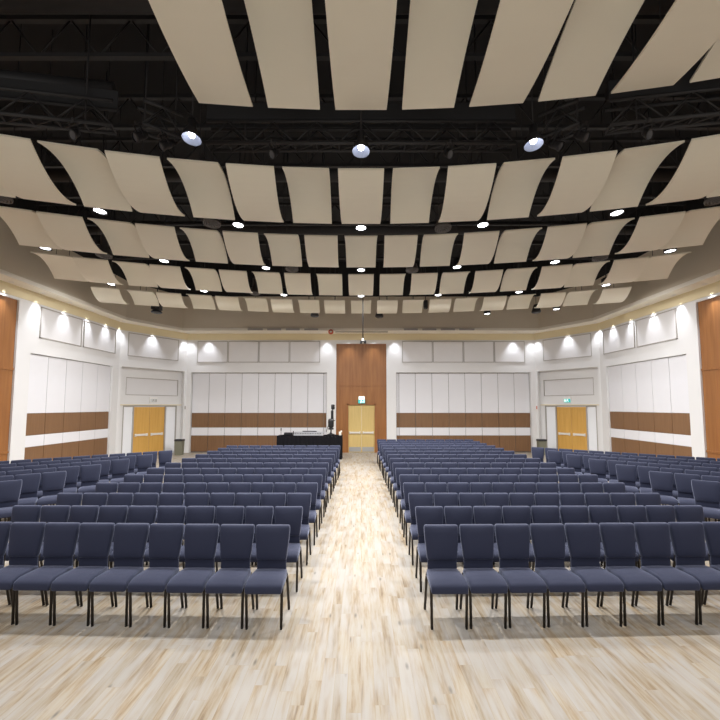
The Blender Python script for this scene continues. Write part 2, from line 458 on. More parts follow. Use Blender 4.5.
# added cream band: the warm light on the wall heads, put into its colour
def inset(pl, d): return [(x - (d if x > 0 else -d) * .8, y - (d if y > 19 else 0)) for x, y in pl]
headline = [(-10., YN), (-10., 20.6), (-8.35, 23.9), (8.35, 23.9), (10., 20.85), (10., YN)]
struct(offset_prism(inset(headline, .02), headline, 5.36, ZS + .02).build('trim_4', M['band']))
# folding partitions: white and brown banded leaves in a recess
def partition(edges, axis, plane, bands, label, zt=3.82):
    p = empty('folding_partition', (((edges[0] + edges[-1]) / 2, plane, 0) if axis == 'x' else (plane, (edges[0] + edges[-1]) / 2, 0)))
    L0 = Matrix.Translation(-Vector(p.location))
    zs = [.05] + bands + [zt - .03]
    sg = 1 if plane > 0 else -1
    for i in range(len(edges) - 1):
        b = MB()
        for j in range(len(zs) - 1):
            mi = (1, 0, 1, 0)[j]
            a, c = edges[i] + .010, edges[i + 1] - .010
            if axis == 'x': b.box(a, c, plane, plane + .08, zs[j], zs[j + 1] - .008, mi)
            else:
                q0, q1 = sorted((plane, plane + sg * .08)); b.box(q0, q1, a, c, zs[j], zs[j + 1] - .008, mi)
        o = b.build('partition_leaf', [M['partition_white'], M['partition_brown']], p); o.matrix_parent_inverse = L0
    b = MB()
    if axis == 'x': b.box(edges[0], edges[-1], plane + .03, plane + .12, 0.0, zt)
    else:
        q0, q1 = sorted((plane + sg * .03, plane + sg * .12)); b.box(q0, q1, edges[0], edges[-1], 0.0, zt)
    o = b.build('seal_strip', M['seal'], p); o.matrix_parent_inverse = L0
    tag(p, label, 'folding partition', 'folding partitions in wall recesses')
partition([-8.12, -7.32, -6.53, -5.74, -4.94, -4.15, -3.36, -2.56, -1.80, -1.65], 'x', 24.12, [.80, 1.18, 1.87],
          'white and brown banded folding partition on the back wall behind the black booth')
partition([1.69, 1.83, 2.62, 3.42, 4.22, 5.01, 5.80, 6.60, 7.38, 8.11], 'x', 24.12, [.80, 1.18, 1.87],
          'white and brown banded folding partition on the back wall right of the wood bay')
partition([15.06, 16.05, 17.05, 18.05, 19.09, 20.07], 'y', -10.07, [.96, 1.31, 1.98], 'white and brown banded folding partition in the left side wall')
partition([15.31, 16.3, 17.3, 18.3, 19.3, 20.34], 'y', 10.07, [.96, 1.31, 1.98], 'white and brown banded folding partition in the right side wall')

# centre wood bay with the far door
b = MB()
yw = 24.02
for x0, x1, z0, z1 in ((-1.19, 1.22, 3.16, 5.2), (-1.19, 1.22, 2.32, 3.12), (-1.19, -.66, 1.09, 2.32), (-1.19, -.66, .0, 1.06), (.71, 1.22, 1.09, 2.32), (.71, 1.22, 0, 1.06)):
    b.box(x0, x1, yw, yw + .3, z0, z1)
b.box(-1.19, 1.22, yw + .02, yw + .3, 3.12, 3.16); b.box(-1.19, -.66, yw + .02, yw + .3, 1.06, 1.09); b.box(.71, 1.22, yw + .02, yw + .3, 1.06, 1.09)
o = b.build('wood_wall_panel', M['walnut']); tag(o, 'walnut veneer panelling around the door at the end of the centre aisle', 'wall panel')
d = empty('door_3', (.02, yw, 0)); struct(d); L0 = Matrix.Translation(-Vector(d.location))
fr = MB().box(-.66, -.60, yw - .03, yw + .2, 0, 2.32).box(.65, .71, yw - .03, yw + .2, 0, 2.32).box(-.66, .71, yw - .03, yw + .2, 2.25, 2.32)
fr.build('door_frame', M['walnut'], d).matrix_parent_inverse = L0
for x0, x1 in ((-.60, .022), (.028, .65)):
    lf = MB().box(x0, x1, yw + .05, yw + .11, .01, 2.25).build('door_leaf', M['maple'], d); lf.matrix_parent_inverse = L0
    for nm, bb, mt in (('push_bar', MB().box(x0 + .05, x1 - .05, yw - .03, yw + .01, .90, .98).box(x0 + .05, x0 + .1, yw, yw + .06, .88, 1.).box(x1 - .1, x1 - .05, yw, yw + .06, .88, 1.), M['ivory']),
                       ('kick_plate', MB().box(x0 + .03, x1 - .03, yw + .04, yw + .05, .04, .26), M['steel'])):
        bb.build(nm, mt, lf)
s = empty('exit_sign', (.03, yw, 2.3)); L0 = Matrix.Translation(-Vector(s.location))
MB().box(-.13, .19, yw - .12, yw, 2.33, 2.50).build('sign_face', M['green'], s).matrix_parent_inverse = L0
MB().box(-.11, .17, yw - .11, yw, 2.50, 2.66).build('lamp_head', M['signwhite'], s).matrix_parent_inverse = L0
mk = MB().box(.0, .04, yw - .128, yw - .12, 2.455, 2.49).box(-.01, .05, yw - .128, yw - .12, 2.40, 2.45)
mk.box(-.06, -.01, yw - .128, yw - .12, 2.42, 2.44).box(.05, .09, yw - .128, yw - .12, 2.41, 2.43).box(-.03, .01, yw - .128, yw - .12, 2.34, 2.40).box(.03, .08, yw - .128, yw - .12, 2.36, 2.385).box(.12, .16, yw - .128, yw - .12, 2.35, 2.48)
mk.build('pictogram', M['signwhite'], s).matrix_parent_inverse = L0
tag(s, 'green exit sign with a white lamp head above the centre aisle door', 'exit sign', 'exit signs over doors')

# ------------------------------------------------------------------ ceiling sails
def sail(xc, yf, slope, W, LEN, zn, zf, sag, name='acoustic_sail'):
    """far edge centre (xc,yf); slope = dY/dX of the row there; slab 3 cm thick bent along its length"""
    b = MB(); n = 12; t = .03
    tx = (1, slope); rx = (slope * -1 / 2.25, 1.)   # across, and along its length
    rows = []
    for i in range(n + 1):
        q = i / n                                      # 0 at far edge, 1 near
        z = zf + (zn - zf) * q + sag * (1 - (2 * q - 1) ** 2)
        c = (-rx[0] * LEN * q, -rx[1] * LEN * q)
        rows.append([(c[0] + tx[0] * u * W / 2, c[1] + tx[1] * u * W / 2, z) for u in (-1, 1)])
    vs = []
    for r in rows: vs += [r[0], r[1], (r[0][0], r[0][1], r[0][2] + t), (r[1][0], r[1][1], r[1][2] + t)]
    fs = []
    for i in range(n):
        a, c = 4 * i, 4 * i + 4
        fs += [(a, a + 1, c + 1, c), (a + 2, c + 2, c + 3, a + 3), (a, c, c + 2, a + 2), (a + 1, a + 3, c + 3, c + 1)]
    fs += [(0, 2, 3, 1), (4 * n, 4 * n + 1, 4 * n + 3, 4 * n + 2)]
    b.add(vs, fs, 0, False)
    # two hanger rods up to the steel
    r = empty(name, (xc, yf, zf)); 
    L = Matrix.Translation((0, 0, -zf))
    o = b.build('sail_sheet', M['sail'], r); o.matrix_parent_inverse = L
    for u in (.2, .8):
        i = int(u * n)
        p = ((rows[i][0][0] + rows[i][1][0]) / 2, (rows[i][0][1] + rows[i][1][1]) / 2, rows[i][0][2])
        o = MB().tube([(p[0], p[1], p[2] + .02), (p[0], p[1], 8.9)], .008, 6).build('hanger_rod', M['black_steel'], r); o.matrix_parent_inverse = L
    return r
ROWS = [  # D0 far edge, curve, half count, length, near z, far z, sag, phase, name
    ('nearest row', 7.09, .0314, (-2, 5), 3.6, 6.66, 6.6, .16, 0, .765),
    ('second nearest row', 9.72, .0345, (-7, 7), 1.75, 6.1, 5.83, .19, 0, .765),
    ('middle row', 12.88, .031, (-8, 8), 1.62, 6.1, 5.83, .18, 1, .765),
    ('second farthest row', 16.23, .0285, (-9, 9), 1.58, 6.1, 5.83, .17, 0, .765),
    ('farthest row', 19.45, .026, (-9, 9), 1.35, 6.05, 5.83, .15, 1, .765)]
PQ = {'nearest row': (1.0, .005), 'second nearest row': (.975, .008), 'middle row': (.975, .007), 'second farthest row': (1.0, .0075), 'farthest row': (1.01, .005)}
for rn, y0, cv, (ka, kb), LEN, zn, zf, sag, ph, W in ROWS:
    for k in range(ka, kb + 1):
        x = PQ[rn][0] * k - PQ[rn][1] * abs(k) * k
        s = sail(x, y0 - cv * x * x, -2 * cv * x, W, LEN, zn, zf, sag * (-1 if (k + ph) % 2 == 0 else 1) )
        if k == 0: lb = 'cream curved ceiling sail at the centre of the ' + rn
        else: lb = 'cream curved ceiling sail, %s to the %s of centre in the %s' % (ORD[abs(k)], 'left' if k < 0 else 'right', rn)
        tag(s, lb, 'ceiling panel', 'curved ceiling sails, ' + rn)

# ------------------------------------------------------------------ lamps
def spot(name, loc, power, angle, blend=.6, r=.05, col=(1, .97, .95)):
    l = bpy.data.lights.new(name, 'SPOT'); l.energy = power; l.spot_size = math.radians(angle); l.spot_blend = blend
    l.shadow_soft_size = r; l.color = col
    o = bpy.data.objects.new(name, l); COL.objects.link(o); o.location = loc
    return o
def area(name, loc, power, size, spread=150, col=(1, .985, .975)):
    l = bpy.data.lights.new(name, 'AREA'); l.shape = 'DISK'; l.size = size; l.energy = power; l.color = col; l.spread = math.radians(spread)
    o = bpy.data.objects.new(name, l); COL.objects.link(o); o.location = loc
    return o
PW = 78.
down = empty('ceiling_downlight', (0, 10.41, 6.0))
MB().lathe([(.15, .0), (.185, -.02), (.19, .02), (.185, .2), (.1, .24), (.001, .25)], 24, sx=SX).build('can_body', M['black_steel'], down)
MB().lathe([(.001, .03), (.1, .025), (.155, .005)], 24, sx=SX).build('lamp_lens', M['lens'], down)
MB().tube([(0, 0, .24), (0, 0, 2.9)], .012, 6).build('hanger_rod', M['black_steel'], down)
index_kids(down)
RN = {'DC': 'between second nearest and middle sails', 'CB': 'between middle and second farthest sails', 'BA': 'between the two farthest sail rows'}
POS = {'DC': [(-5.11, 9.48), (-2.59, 10.24), (0, 10.41), (2.57, 10.24), (5.06, 9.58)],
       'CB': [(-7.63, 11.78), (-5.18, 12.86), (-2.63, 13.54), (0, 13.74), (2.64, 13.44), (5.14, 12.96), (7.61, 12.01)],
       'BA': [(-7.82, 15.36), (-5.21, 16.31), (-2.65, 16.91), (0, 17.07), (2.65, 16.91), (5.29, 16.46), (7.73, 15.49)]}
first = True
for rk, ps in POS.items():
    mid = len(ps) // 2
    for i, (x, y) in enumerate(ps):
        o = down if first else copy_tree(down)
        first = False
        o.location = (x, y, 6.0)
        k = i - mid
        side = 'at the centre' if k == 0 else '%s %s of centre' % (ORD[abs(k)], 'left' if k < 0 else 'right')
        tag(o, 'lit round downlight %s, %s' % (side, RN[rk]), 'downlight', 'round downlights between the sails')
        area('downlight_lamp', (x, y, 5.96), PW * {'DC': .78, 'CB': 1.05, 'BA': 2.3}[rk] * (.25 if abs(x) > 7 else .8 if abs(x) > 5 and rk != 'DC' else 1), .22, {'DC': 150, 'CB': 165, 'BA': 178}[rk])
for x, y, n in ((7.49, 18.0, 'far right end'), (5.08, 18.98, 'right')):
    o = copy_tree(down); o.location = (x, y + .9, 5.9)
    tag(o, 'lit round downlight beyond the farthest sail row, %s' % ('outer of two' if x > 6 else 'inner of two'), 'downlight', 'round downlights between the sails')
dome = empty('dome_light', (0, 7.86, 6.35))
MB().lathe([(.20, 0), (.205, .01), (.19, .06), (.13, .14), (.09, .17), (.085, .3), (.001, .31)], 28, sx=SX).build('shade', M['black_steel'], dome)
MB().lathe([(.198, .004), (.18, .05), (.125, .12), (.001, .125)], 28, sx=SX).build('reflector', M['reflector'], dome)
MB().lathe([(.06, .12), (.075, .08), (.06, .045), (.001, .04)], 20, sx=SX).build('lamp_lens', M['lens'], dome)
MB().tube([(0, 0, .3), (0, 0, 2.74)], .012, 6).build('hanger_rod', M['black_steel'], dome)
index_kids(dome)
for i, (x, y, z) in enumerate(((0, 7.3, 6.06), (-2.5, 7.05, 6.12), (2.6, 7.2, 6.11))):
    o = dome if i == 0 else copy_tree(dome)
    o.location = (x, y, z)
    tag(o, 'bright hanging dome light, %s, below the black lighting truss' % ('middle of three', 'leftmost of three', 'rightmost of three')[i], 'dome light', 'hanging dome lights')
    area('dome_lamp', (x, y, z + .02), PW * 1., .12, 130)
# further house lamps of the same kind above and behind the viewer
for x, y in ((-6, 5.2), (6, 5.2), (-3, 3.0), (0, 3.4), (3, 3.0), (-6.5, 1.0), (-2, .2), (2, .2), (6.5, 1.0), (-4, -2.5), (0, -2.5), (4, -2.5), (-7.2, 7.5), (7.2, 7.5)):
    area('house_lamp', (x, y, 6.0), PW * .4, .3)

# wall washers in the soffit
wash = MB().lathe([(.07, 0), (.085, -.006), (.09, .02)], 20, sx=SX)
wash.lathe([(.001, .012), (.07, .008)], 20, mi=1, sx=SX)
washer = wash.mesh('recessed_downlight', [M['signhousing'], M['lens']])
def washer_at(x, y, label, power=75, col=(.90, .93, 1.)):
    o = bpy.data.objects.new('recessed_downlight', washer); COL.objects.link(o); o.location = (x, y, ZS + .012)
    tag(o, label, 'downlight', 'recessed wall washing downlights')
    spot('washer_lamp', (x, y, ZS - .0), power, 76, .8, .03, col)
for sgn, sd in ((-1, 'left'), (1, 'right')):
    off = 0 if sgn < 0 else .26
    for i, y in enumerate((13.75, 15.15, 16.6, 18.0, 19.35, 20.45)):
        washer_at(sgn * (XW - .2), y + off, 'small recessed downlight washing the %s side wall, %s from the camera end' % (sd, ORD[i + 1]))
    A, B = (AL, BL) if sgn < 0 else (AR, BR)
    fn = splay(sgn, A, B, 1); q = fn(.46, -.3, 0)
    washer_at(q[0], q[1], 'small recessed downlight washing the panel above the %s corner doors' % sd)
    for i, x in enumerate((8.2, 7.3)):
        washer_at(sgn * x, YB - .3, 'small recessed downlight washing the back wall, %s from its %s corner' % (ORD[i + 1], sd))
    washer_at(sgn * 1.62, YB - .3, 'small recessed downlight washing the white pier %s of the wood bay' % sd)
    washer_at(sgn * .6 + .02, YB - .3, 'small recessed downlight washing the %s half of the walnut bay' % sd)

# ------------------------------------------------------------------ ceiling services
gr = MB()
for i, r in enumerate((.27, .205, .14, .075)):
    gr.lathe([(r, 0 - .012 * i), (r - .012, -.03 - .012 * i), (r - .035, -.03 - .012 * i), (r - .05, .02)], 28, sx=SX)
gr.lathe([(.27, 0), (.2, .16), (.13, .2), (.13, .5)], 28, sx=SX)
grm = gr.mesh('round_diffuser', M['grille'])
for i, (x, y, lb) in enumerate(((-6.68, 8.93, 'left end of the gap behind the second nearest sail row'), (-3.15, 10.25, 'left of centre behind the second nearest sail row'),
                  (1.78, 10.55, 'right of centre behind the second nearest sail row'), (6.65, 9.02, 'right end of the gap behind the second nearest sail row'),
                  (-6.58, 12.5, 'far left in the gap behind the middle sail row'), (-1.95, 13.82, 'left of centre in the gap behind the middle sail row'),
                  (1.45, 13.92, 'right of centre in the gap behind the middle sail row'), (6.24, 12.76, 'far right in the gap behind the middle sail row'),
                  (-3.63, 16.83, 'left in the gap before the farthest sail row'))):
    o = bpy.data.objects.new('round_ceiling_diffuser', grm); COL.objects.link(o); o.location = (x, y, 6.05)
    tag(o, 'round grey ringed air diffuser, ' + lb, 'air diffuser', 'round air diffusers')
spk = MB().lathe([(.001, -.02), (.2, -.02), (.24, 0), (.25, .04), (.2, .14), (.12, .3), (.001, .3)], 24, sx=SX)
spk.tube([(0, 0, .28), (0, 0, 3.2)], .012, 6)
spm = spk.mesh('round_speaker', M['black_steel'])
for x, y, lb in ((-1.85, 19.15, 'left of the centre pole'), (.74, 19.35, 'right of the centre pole'), (6.73, 18.35, 'above the right corner doors')):
    o = bpy.data.objects.new('hanging_speaker', spm); COL.objects.link(o); o.location = (x, y + .6, 5.78)
    tag(o, 'round black ceiling speaker under the farthest sails, ' + lb, 'speaker', 'round hanging speakers')
o = MB().rbox((0, 0, .22), (.07, .12, .16), .03).tube([(0, 0, .36), (0, 0, 2.7)], .015, 6).build('hanging_speaker', M['black_steel'], loc=(2.48, 18.9, 5.85))
tag(o, 'small black box speaker hanging in the gap between far sails, right of centre', 'speaker')
# projector on the left
p = empty('hanging_projector', (-7.62, 18.4, 5.66))
MB().rbox((0, 0, .22), (.15, .2, .12), .03).build('body', M['gloss_black'], p)
MB().lathe([(.06, -.24), (.07, -.22), (.07, -.18)], 16, (.03, 0, .22), axis='y').build('lens', M['glint'], p)
MB().lathe([(.001, 0), (.26, 0), (.28, .03), (.2, .08), (.001, .09)], 24, sx=SX).build('mount_plate', M['black_steel'], p)
MB().tube([(0, 0, .33), (0, 0, 3.25)], .02, 8).build('hanger_pole', M['black_steel'], p)
tag(p, 'black projector hanging on a round plate above the left corner doors', 'projector')
# camera pole at the centre
p = empty('ceiling_camera', (.07, 17.8, 4.40))
MB().tube([(0, 0, .16), (0, 0, 4.5)], .018, 8).build('hanger_pole', M['black_steel'], p)
MB().rbox((-.065, 0, .07), (.04, .09, .05), .02).rbox((.075, .02, .08), (.045, .09, .05), .02).box(-.1, .1, -.02, .02, .10, .14).build('camera_head', M['gloss_black'], p)
MB().rbox((0, 0, .17), (.03, .04, .04), .015).build('mount_collar', M['signhousing'], p)
MB().lathe([(.025, -.115), (.032, -.1), (.032, -.06)], 12, (.075, 0, .08), axis='y').build('lens', M['glint'], p)
tag(p, 'black camera on a long thin ceiling pole over the centre aisle', 'camera')
# alarm bell and the screen rail at the soffit
p = empty('mounted_alarm_bell', (-1.38, 22.7, 5.58))
MB().lathe([(.115, 0), (.12, -.02), (.10, -.08), (.04, -.1), (.001, -.1)], 24, (0, 0, 0), axis='y', sx=1).build('bell_dome', M['red'], p)
MB().lathe([(.001, 0), (.06, 0), (.06, .12), (.001, .12)], 16, (0, -.02, 0), axis='y').build('back_box', M['red'], p)
MB().lathe([(.045, -.1), (.05, -.105), (.001, -.112)], 12, axis='y').build('hub', M['ivory'], p)
tag(p, 'round orange red alarm bell at the bulkhead edge left of the wood bay', 'alarm bell')
o = MB().box(-1.2, 1.25, 23.1, 23.14, ZS - .03, ZS + .02).build('screen_rail', M['trim_grey'])
tag(o, 'thin dark rail under the soffit above the walnut bay', 'rail')

# open-web steel joists and ducts under the black deck
def joist(y, x0, x1, z0, z1, label, step=.45):
    r = empty('steel_joist', ((x0 + x1) / 2, y, z0)); L0 = Matrix.Translation(-Vector(r.location))
    MB().box(x0, x1, y - .05, y + .05, z0, z0 + .06).build('bottom_chord', M['duct'], r).matrix_parent_inverse = L0
    MB().box(x0, x1, y - .05, y + .05, z1 - .06, z1).build('top_chord', M['duct'], r).matrix_parent_inverse = L0
    b = MB(); x = x0; up = True
    while x + step < x1 + .01:
        a, c = (z0 + .03, z1 - .03) if up else (z1 - .03, z0 + .03)
        b.tube([(x, y, a), (x + step, y, c)], .014, 5); x += step; up = not up
    b.build('web', M['duct'], r).matrix_parent_inverse = L0
    r['kind'] = 'structure'
    return r
for i, y in enumerate((4.2, 5.6, 7.0, 8.9, 10.4, 12.0, 13.9, 15.6, 17.2)):
    joist(y, -9.3, 9.3, 7.35, 8.0, '')
for i, (y, z, r) in enumerate(((6.3, 7.75, .22), (11.2, 7.6, .2), (14.8, 7.6, .2))):
    o = MB().lathe([(r, -9.3), (r, 9.3)], 20, cap=True).build('ceiling_duct', M['duct'], loc=(0, y, z)); o.rotation_euler = (0, PI / 2, 0)
    tag(o, 'long dark round duct crossing the black ceiling, %s' % ('nearest of three', 'middle of three', 'farthest of three')[i], 'duct', 'dark ceiling ducts')
# lighting truss: centre beam, two diagonals, two outer lengths
def truss(p0, p1, z0, z1, wd, label, panel=True, step=.35):
    p0 = Vector((*p0, 0)); p1 = Vector((*p1, 0)); d = (p1 - p0); Ln = d.length; d.normalize(); n = Vector((-d.y, d.x, 0)) * wd / 2
    c = (p0 + p1) / 2
    r = empty('lighting_truss', (c.x, c.y, z0)); L0 = Matrix.Translation(-Vector(r.location))
    for sg in (-1, 1):
        for z in (z0, z1):
            MB().tube([p0 + n * sg + Vector((0, 0, z)), p1 + n * sg + Vector((0, 0, z))], .028, 8).build('chord', M['duct'], r).matrix_parent_inverse = L0
    b = MB(); m = max(2, int(Ln / step))
    for i in range(m):
        a = p0 + d * Ln * i / m; e = p0 + d * Ln * (i + 1) / m
        za, ze = (z0, z1) if i % 2 == 0 else (z1, z0)
        for sg in (-1, 1): b.tube([a + n * sg + Vector((0, 0, za)), e + n * sg + Vector((0, 0, ze))], .014, 5)
        b.tube([a + n + Vector((0, 0, z0)), e - n + Vector((0, 0, z0))], .014, 5)
        b.tube([a + n + Vector((0, 0, z0)), a - n + Vector((0, 0, z0))], .014, 5)
    b.build('web', M['duct'], r).matrix_parent_inverse = L0
    if panel:
        q = MB(); up = Vector((0, 0, 1)); th = .02
        f = [p0 - n * 1.1 + up * z1, p1 - n * 1.1 + up * z1, p1 - n * 1.1 + up * (z1 + .3), p0 - n * 1.1 + up * (z1 + .3)]
        q.add(f + [v + n.normalized() * th for v in f], [(0, 1, 2, 3), (7, 6, 5, 4), (0, 1, 5, 4), (2, 3, 7, 6), (1, 2, 6, 5), (0, 3, 7, 4)])
        q.build('fascia', M['duct'], r).matrix_parent_inverse = L0
    for t in (.12, .88):
        a = p0 + d * Ln * t
        MB().tube([a + Vector((0, 0, z0)), a + Vector((0, 0, 8.9))], .012, 5).build('hanger_rod', M['black_steel'], r).matrix_parent_inverse = L0
    tag(r, label, 'truss', 'black lighting trusses')
truss((-2.45, 7.675), (2.45, 7.675), 6.34, 6.7, .24, 'long black lighting truss crossing the ceiling behind the dome lights')
for sg, sd in ((-1, 'left'), (1, 'right')):
    truss((sg * 2.85, 7.5), (sg * 3.3, 7.1), 6.34, 6.7, .26, 'short black diagonal lighting truss at the %s end of the long truss' % sd, False, .28)
    truss((sg * 3.6, 6.95), (sg * 6.8, 6.3), 6.22, 6.58, .24, 'black outer lighting truss running to the %s side wall' % sd)
    o = MB().lathe([(.13, -1.9), (.13, 1.9)], 20, cap=True).build('ceiling_duct', M['duct'], loc=(sg * 5.6, 6.82, 6.95)); o.rotation_euler = (0, PI / 2, sg * -.19)
    tag(o, 'dark grey round duct beside the %s outer lighting truss' % sd, 'duct', 'dark ceiling ducts')
# stage lanterns on the trusses
lan = empty('stage_lantern', (0, 0, 0))
MB().lathe([(.001, .16), (.07, .15), (.085, .05), (.085, -.12), (.10, -.14), (.10, -.2), (.085, -.2)], 18, axis='y', sx=SX).build('barrel', M['black_steel'], lan)
MB().lathe([(.001, -.15), (.082, -.16)], 18, axis='y', sx=SX).build('lens', M['glint'], lan)
MB().box(-.075, -.066, -.02, .02, -.02, .2).box(.066, .075, -.02, .02, -.02, .2).box(-.075, .075, -.02, .02, .2, .21).box(-.02, .02, -.02, .02, .21, .27).build('yoke', M['black_steel'], lan)
index_kids(lan)
LS = []
for sg, sd in ((-1, 'left'), (1, 'right')):
    LS += [(sg * 2.92, 7.2, .5, 'low on the %s diagonal truss' % sd), (sg * 3.2, 6.95, .4, 'upper on the %s diagonal truss' % sd),
           (sg * 4.0, 6.68, -.2, 'inner end of the %s outer truss' % sd), (sg * 5.3, 6.38, 0, 'middle of the %s outer truss' % sd), (sg * 1.35, 7.45, .2, 'on the long truss, %s of centre' % sd)]
for i, (x, y, a, lb) in enumerate(LS):
    o = lan if i == 0 else copy_tree(lan)
    o.location = (x, y, 6.12 if abs(x) < 3.5 else 6.0); o.scale = (.75, .75, .75); o.rotation_euler = (math.radians(38), 0, a * (1 if x > 0 else -1))
    tag(o, 'black stage lantern ' + lb, 'stage light', 'stage lanterns on the trusses')

# ------------------------------------------------------------------ chairs
PITCHX = .5625   # chair spacing along a row, before the sideways squeeze
def chair_parts():
    """facing -Y, real width; returns name -> list of (MB, material)"""
    P = []
    def seat_fn(x, y, z):
        f = 1 - .10 * max(0, y / .23)                     # narrower at the rear
        zz = z
        if z > 0: zz = z + .014 * (1 - (x / .27) ** 2) * (1 - (y / .24) ** 2)
        if y < -.13: zz -= .35 * (y + .13) ** 2 / .1      # rolls over at the front
        return (x * f, y, zz)
    P.append(('seat', MB().rbox((0, -.035, .425), (.268, .235, .042), .03, fn=seat_fn, m=5), 'fabric'))
    def back_fn(x, y, z):
        t = (z + .185) / .37
        f = .86 + .14 * min(1, max(0, t * 1.4))
        bow = -.022 * (1 - (x / .27) ** 2) * (1 - (2 * t - 1) ** 2) if y < 0 else 0
        return (x * f, y + bow + .16 * z, z)
    b = MB().rbox((0, .205, .735), (.268, .038, .178), .03, fn=back_fn, m=5)
    b.rbox((0, .180, .505), (.226, .014, .085), .012, m=2)
    P.append(('backrest', b, 'fabric'))
    for sx in (-1, 1):
        P.append(('leg', MB().tube([(sx * .252, -.165, .40), (sx * .256, -.20, .385), (sx * .255, -.205, .33), (sx * .247, -.185, .012)], .021, 8, ry=.014)
                  .tube([(sx * .247, -.185, .012), (sx * .247, -.185, 0)], .018, 8, mi=1), 'leg'))
        P.append(('leg', MB().tube([(sx * .235, .17, .42), (sx * .24, .20, .36), (sx * .25, .30, .012)], .021, 8, ry=.014)
                  .tube([(sx * .25, .30, .012), (sx * .25, .302, 0)], .018, 8, mi=1), 'leg'))
    fr = MB().box(-.25, .25, -.19, -.165, .365, .39).box(-.235, .235, .15, .175, .365, .39)
    for sx in (-1, 1): fr.tube([(sx * .252, -.17, .385), (sx * .238, .19, .40)], .014, 8)
    P.append(('seat_frame', fr, 'frame'))
    bf = MB()
    for sx in (-1, 1):
        bf.tube([(sx * .225, .185, .40), (sx * .205, .21, .50), (sx * .20, .236, .70), (sx * .20, .264, .86)], .0135, 8, ry=.012)
    bf.box(-.22, .22, .205, .225, .555, .58)
    P.append(('back_frame', bf, 'frame'))
    return P
PARTS = chair_parts()
def mats_of(k): return {'fabric': [M['fabric']], 'frame': [M['frame']], 'leg': [M['frame'], M['glide']]}[k]
def joined(A, name):
    b = MB()
    for nm, p, k in PARTS:
        base = {'fabric': 0, 'frame': 1, 'leg': 1}[k]
        o = len(b.v); b.v += p.v
        for f, mi, sm in zip(p.f, p.mi, p.sm):
            b.f.append([i + o for i in f]); b.mi.append(base + mi); b.sm.append(sm)
    return b.mesh(name, [M['fabric'], M['frame'], M['glide']], A)
A_MID = ((SX, 0), (0, 1))
A_R = ((.832 * SX, .554 * SX), (-.554, .832))
A_L = ((.832 * SX, -.554 * SX), (.554, .832))
META = {}
for key, A in (('mid', A_MID), ('left', A_L), ('right', A_R)):
    META[key] = ([(nm, p.mesh('chair_' + nm, mats_of(k), A)) for nm, p, k in PARTS], joined(A, 'chair_far'))
def visible(x, y, margin=12):
    for dx in (-.19, .19):
        for z in (0, .45, .9):
            px, py = project(x + dx, y, z)
            if -margin < px < 720 + margin and py < 740: return True
    return False
LIST = []
JIT = {k: [0, 0, 0] + [random.uniform(-.011, .011) for _ in range(12)] for k in ('left', 'right')}
for blk, x0, sg, nrow in (('left', -.875, -1, 12), ('right', .872, 1, 15)):
    for r in range(nrow):
        y = 5.36 + 1.0 * r
        sl = (.042, .018)[r] if r < 2 else 0.
        for c in range(10):
            pt = .391 if r == 0 else (.379 if r < 3 and blk == 'left' else .375)
            x = (x0 + sg * (.006 * r if r < 6 else .03 - .012 * (r - 6))) + sg * c * pt
            if blk == 'left': x -= (.085, .048, .03, .01)[r] if r < 4 else 0
            LIST.append((x + JIT[blk][r], y + sl * c * pt, 'mid', blk, r, c, sg * (.012 if r == 0 else 0)))
for blk, sg, n0 in (('right', 1, 7), ('left', -1, 6)):
    for k in range(-1, n0):
        ex = sg * ((5.82 - .072 * k) if sg > 0 else (5.97 - .09 * k)); ey = 8.98 + 1.17 * k
        A = META_A = A_R if sg > 0 else A_L
        ux = (A[0][0] * sg, A[1][0] * sg); uy = (A[0][1], A[1][1])
        for c in range(12):
            t = .27 + PITCHX * c
            x = ex + ux[0] * t - uy[0] * .24; y = ey + ux[1] * t - uy[1] * .24
            if abs(x) > 9.55: continue
            LIST.append((x, y, 'sideR' if sg > 0 else 'sideL', blk, k, c, 0.))
LIST = [q for q in LIST if visible(q[0], q[1])]
LIST.sort(key=lambda q: q[1])
print('CHAIRS', len(LIST))
KEEP = 300
protos = {}
minrow = {}
for q in LIST:
    if q[2] != 'mid': minrow[q[2]] = min(minrow.get(q[2], 99), q[4])
for i, (x, y, kind, blk, r, c, yaw) in enumerate(LIST[:KEEP]):
    mk = {'mid': 'mid', 'sideL': 'left', 'sideR': 'right'}[kind]
    near = y < 10.8
    key = (mk, near)
    if key not in protos:
        if near:
            o = empty('chair', (0, 0, 0))
            for nm, me in META[mk][0]:
                ch = bpy.data.objects.new(nm, me); COL.objects.link(ch); ch.parent = o
            index_kids(o)
        else:
            o = bpy.data.objects.new('chair', META[mk][1]); COL.objects.link(o)
        protos[key] = o
    else:
        o = copy_tree(protos[key])
    o.location = (x, y, 0); o.rotation_euler = (0, 0, yaw)
    o.scale = (1.04, 1, 1) if kind == 'mid' and r == 0 else (1, 1, 1)
    if kind == 'mid':
        lb = 'navy padded chair, %s from the centre aisle, %s row of the %s middle block' % (ORD[c + 1], ORD[r + 1], blk)
        g = 'chairs of the %s middle block' % blk
    else:
        lb = 'navy padded chair, %s from the side aisle, %s row in view, angled %s side block' % (ORD[c + 1], ORD[r - minrow[kind] + 1], blk)
        g = 'chairs of the angled %s side block' % blk
    tag(o, lb, 'chair', g)
rest = LIST[KEEP:]
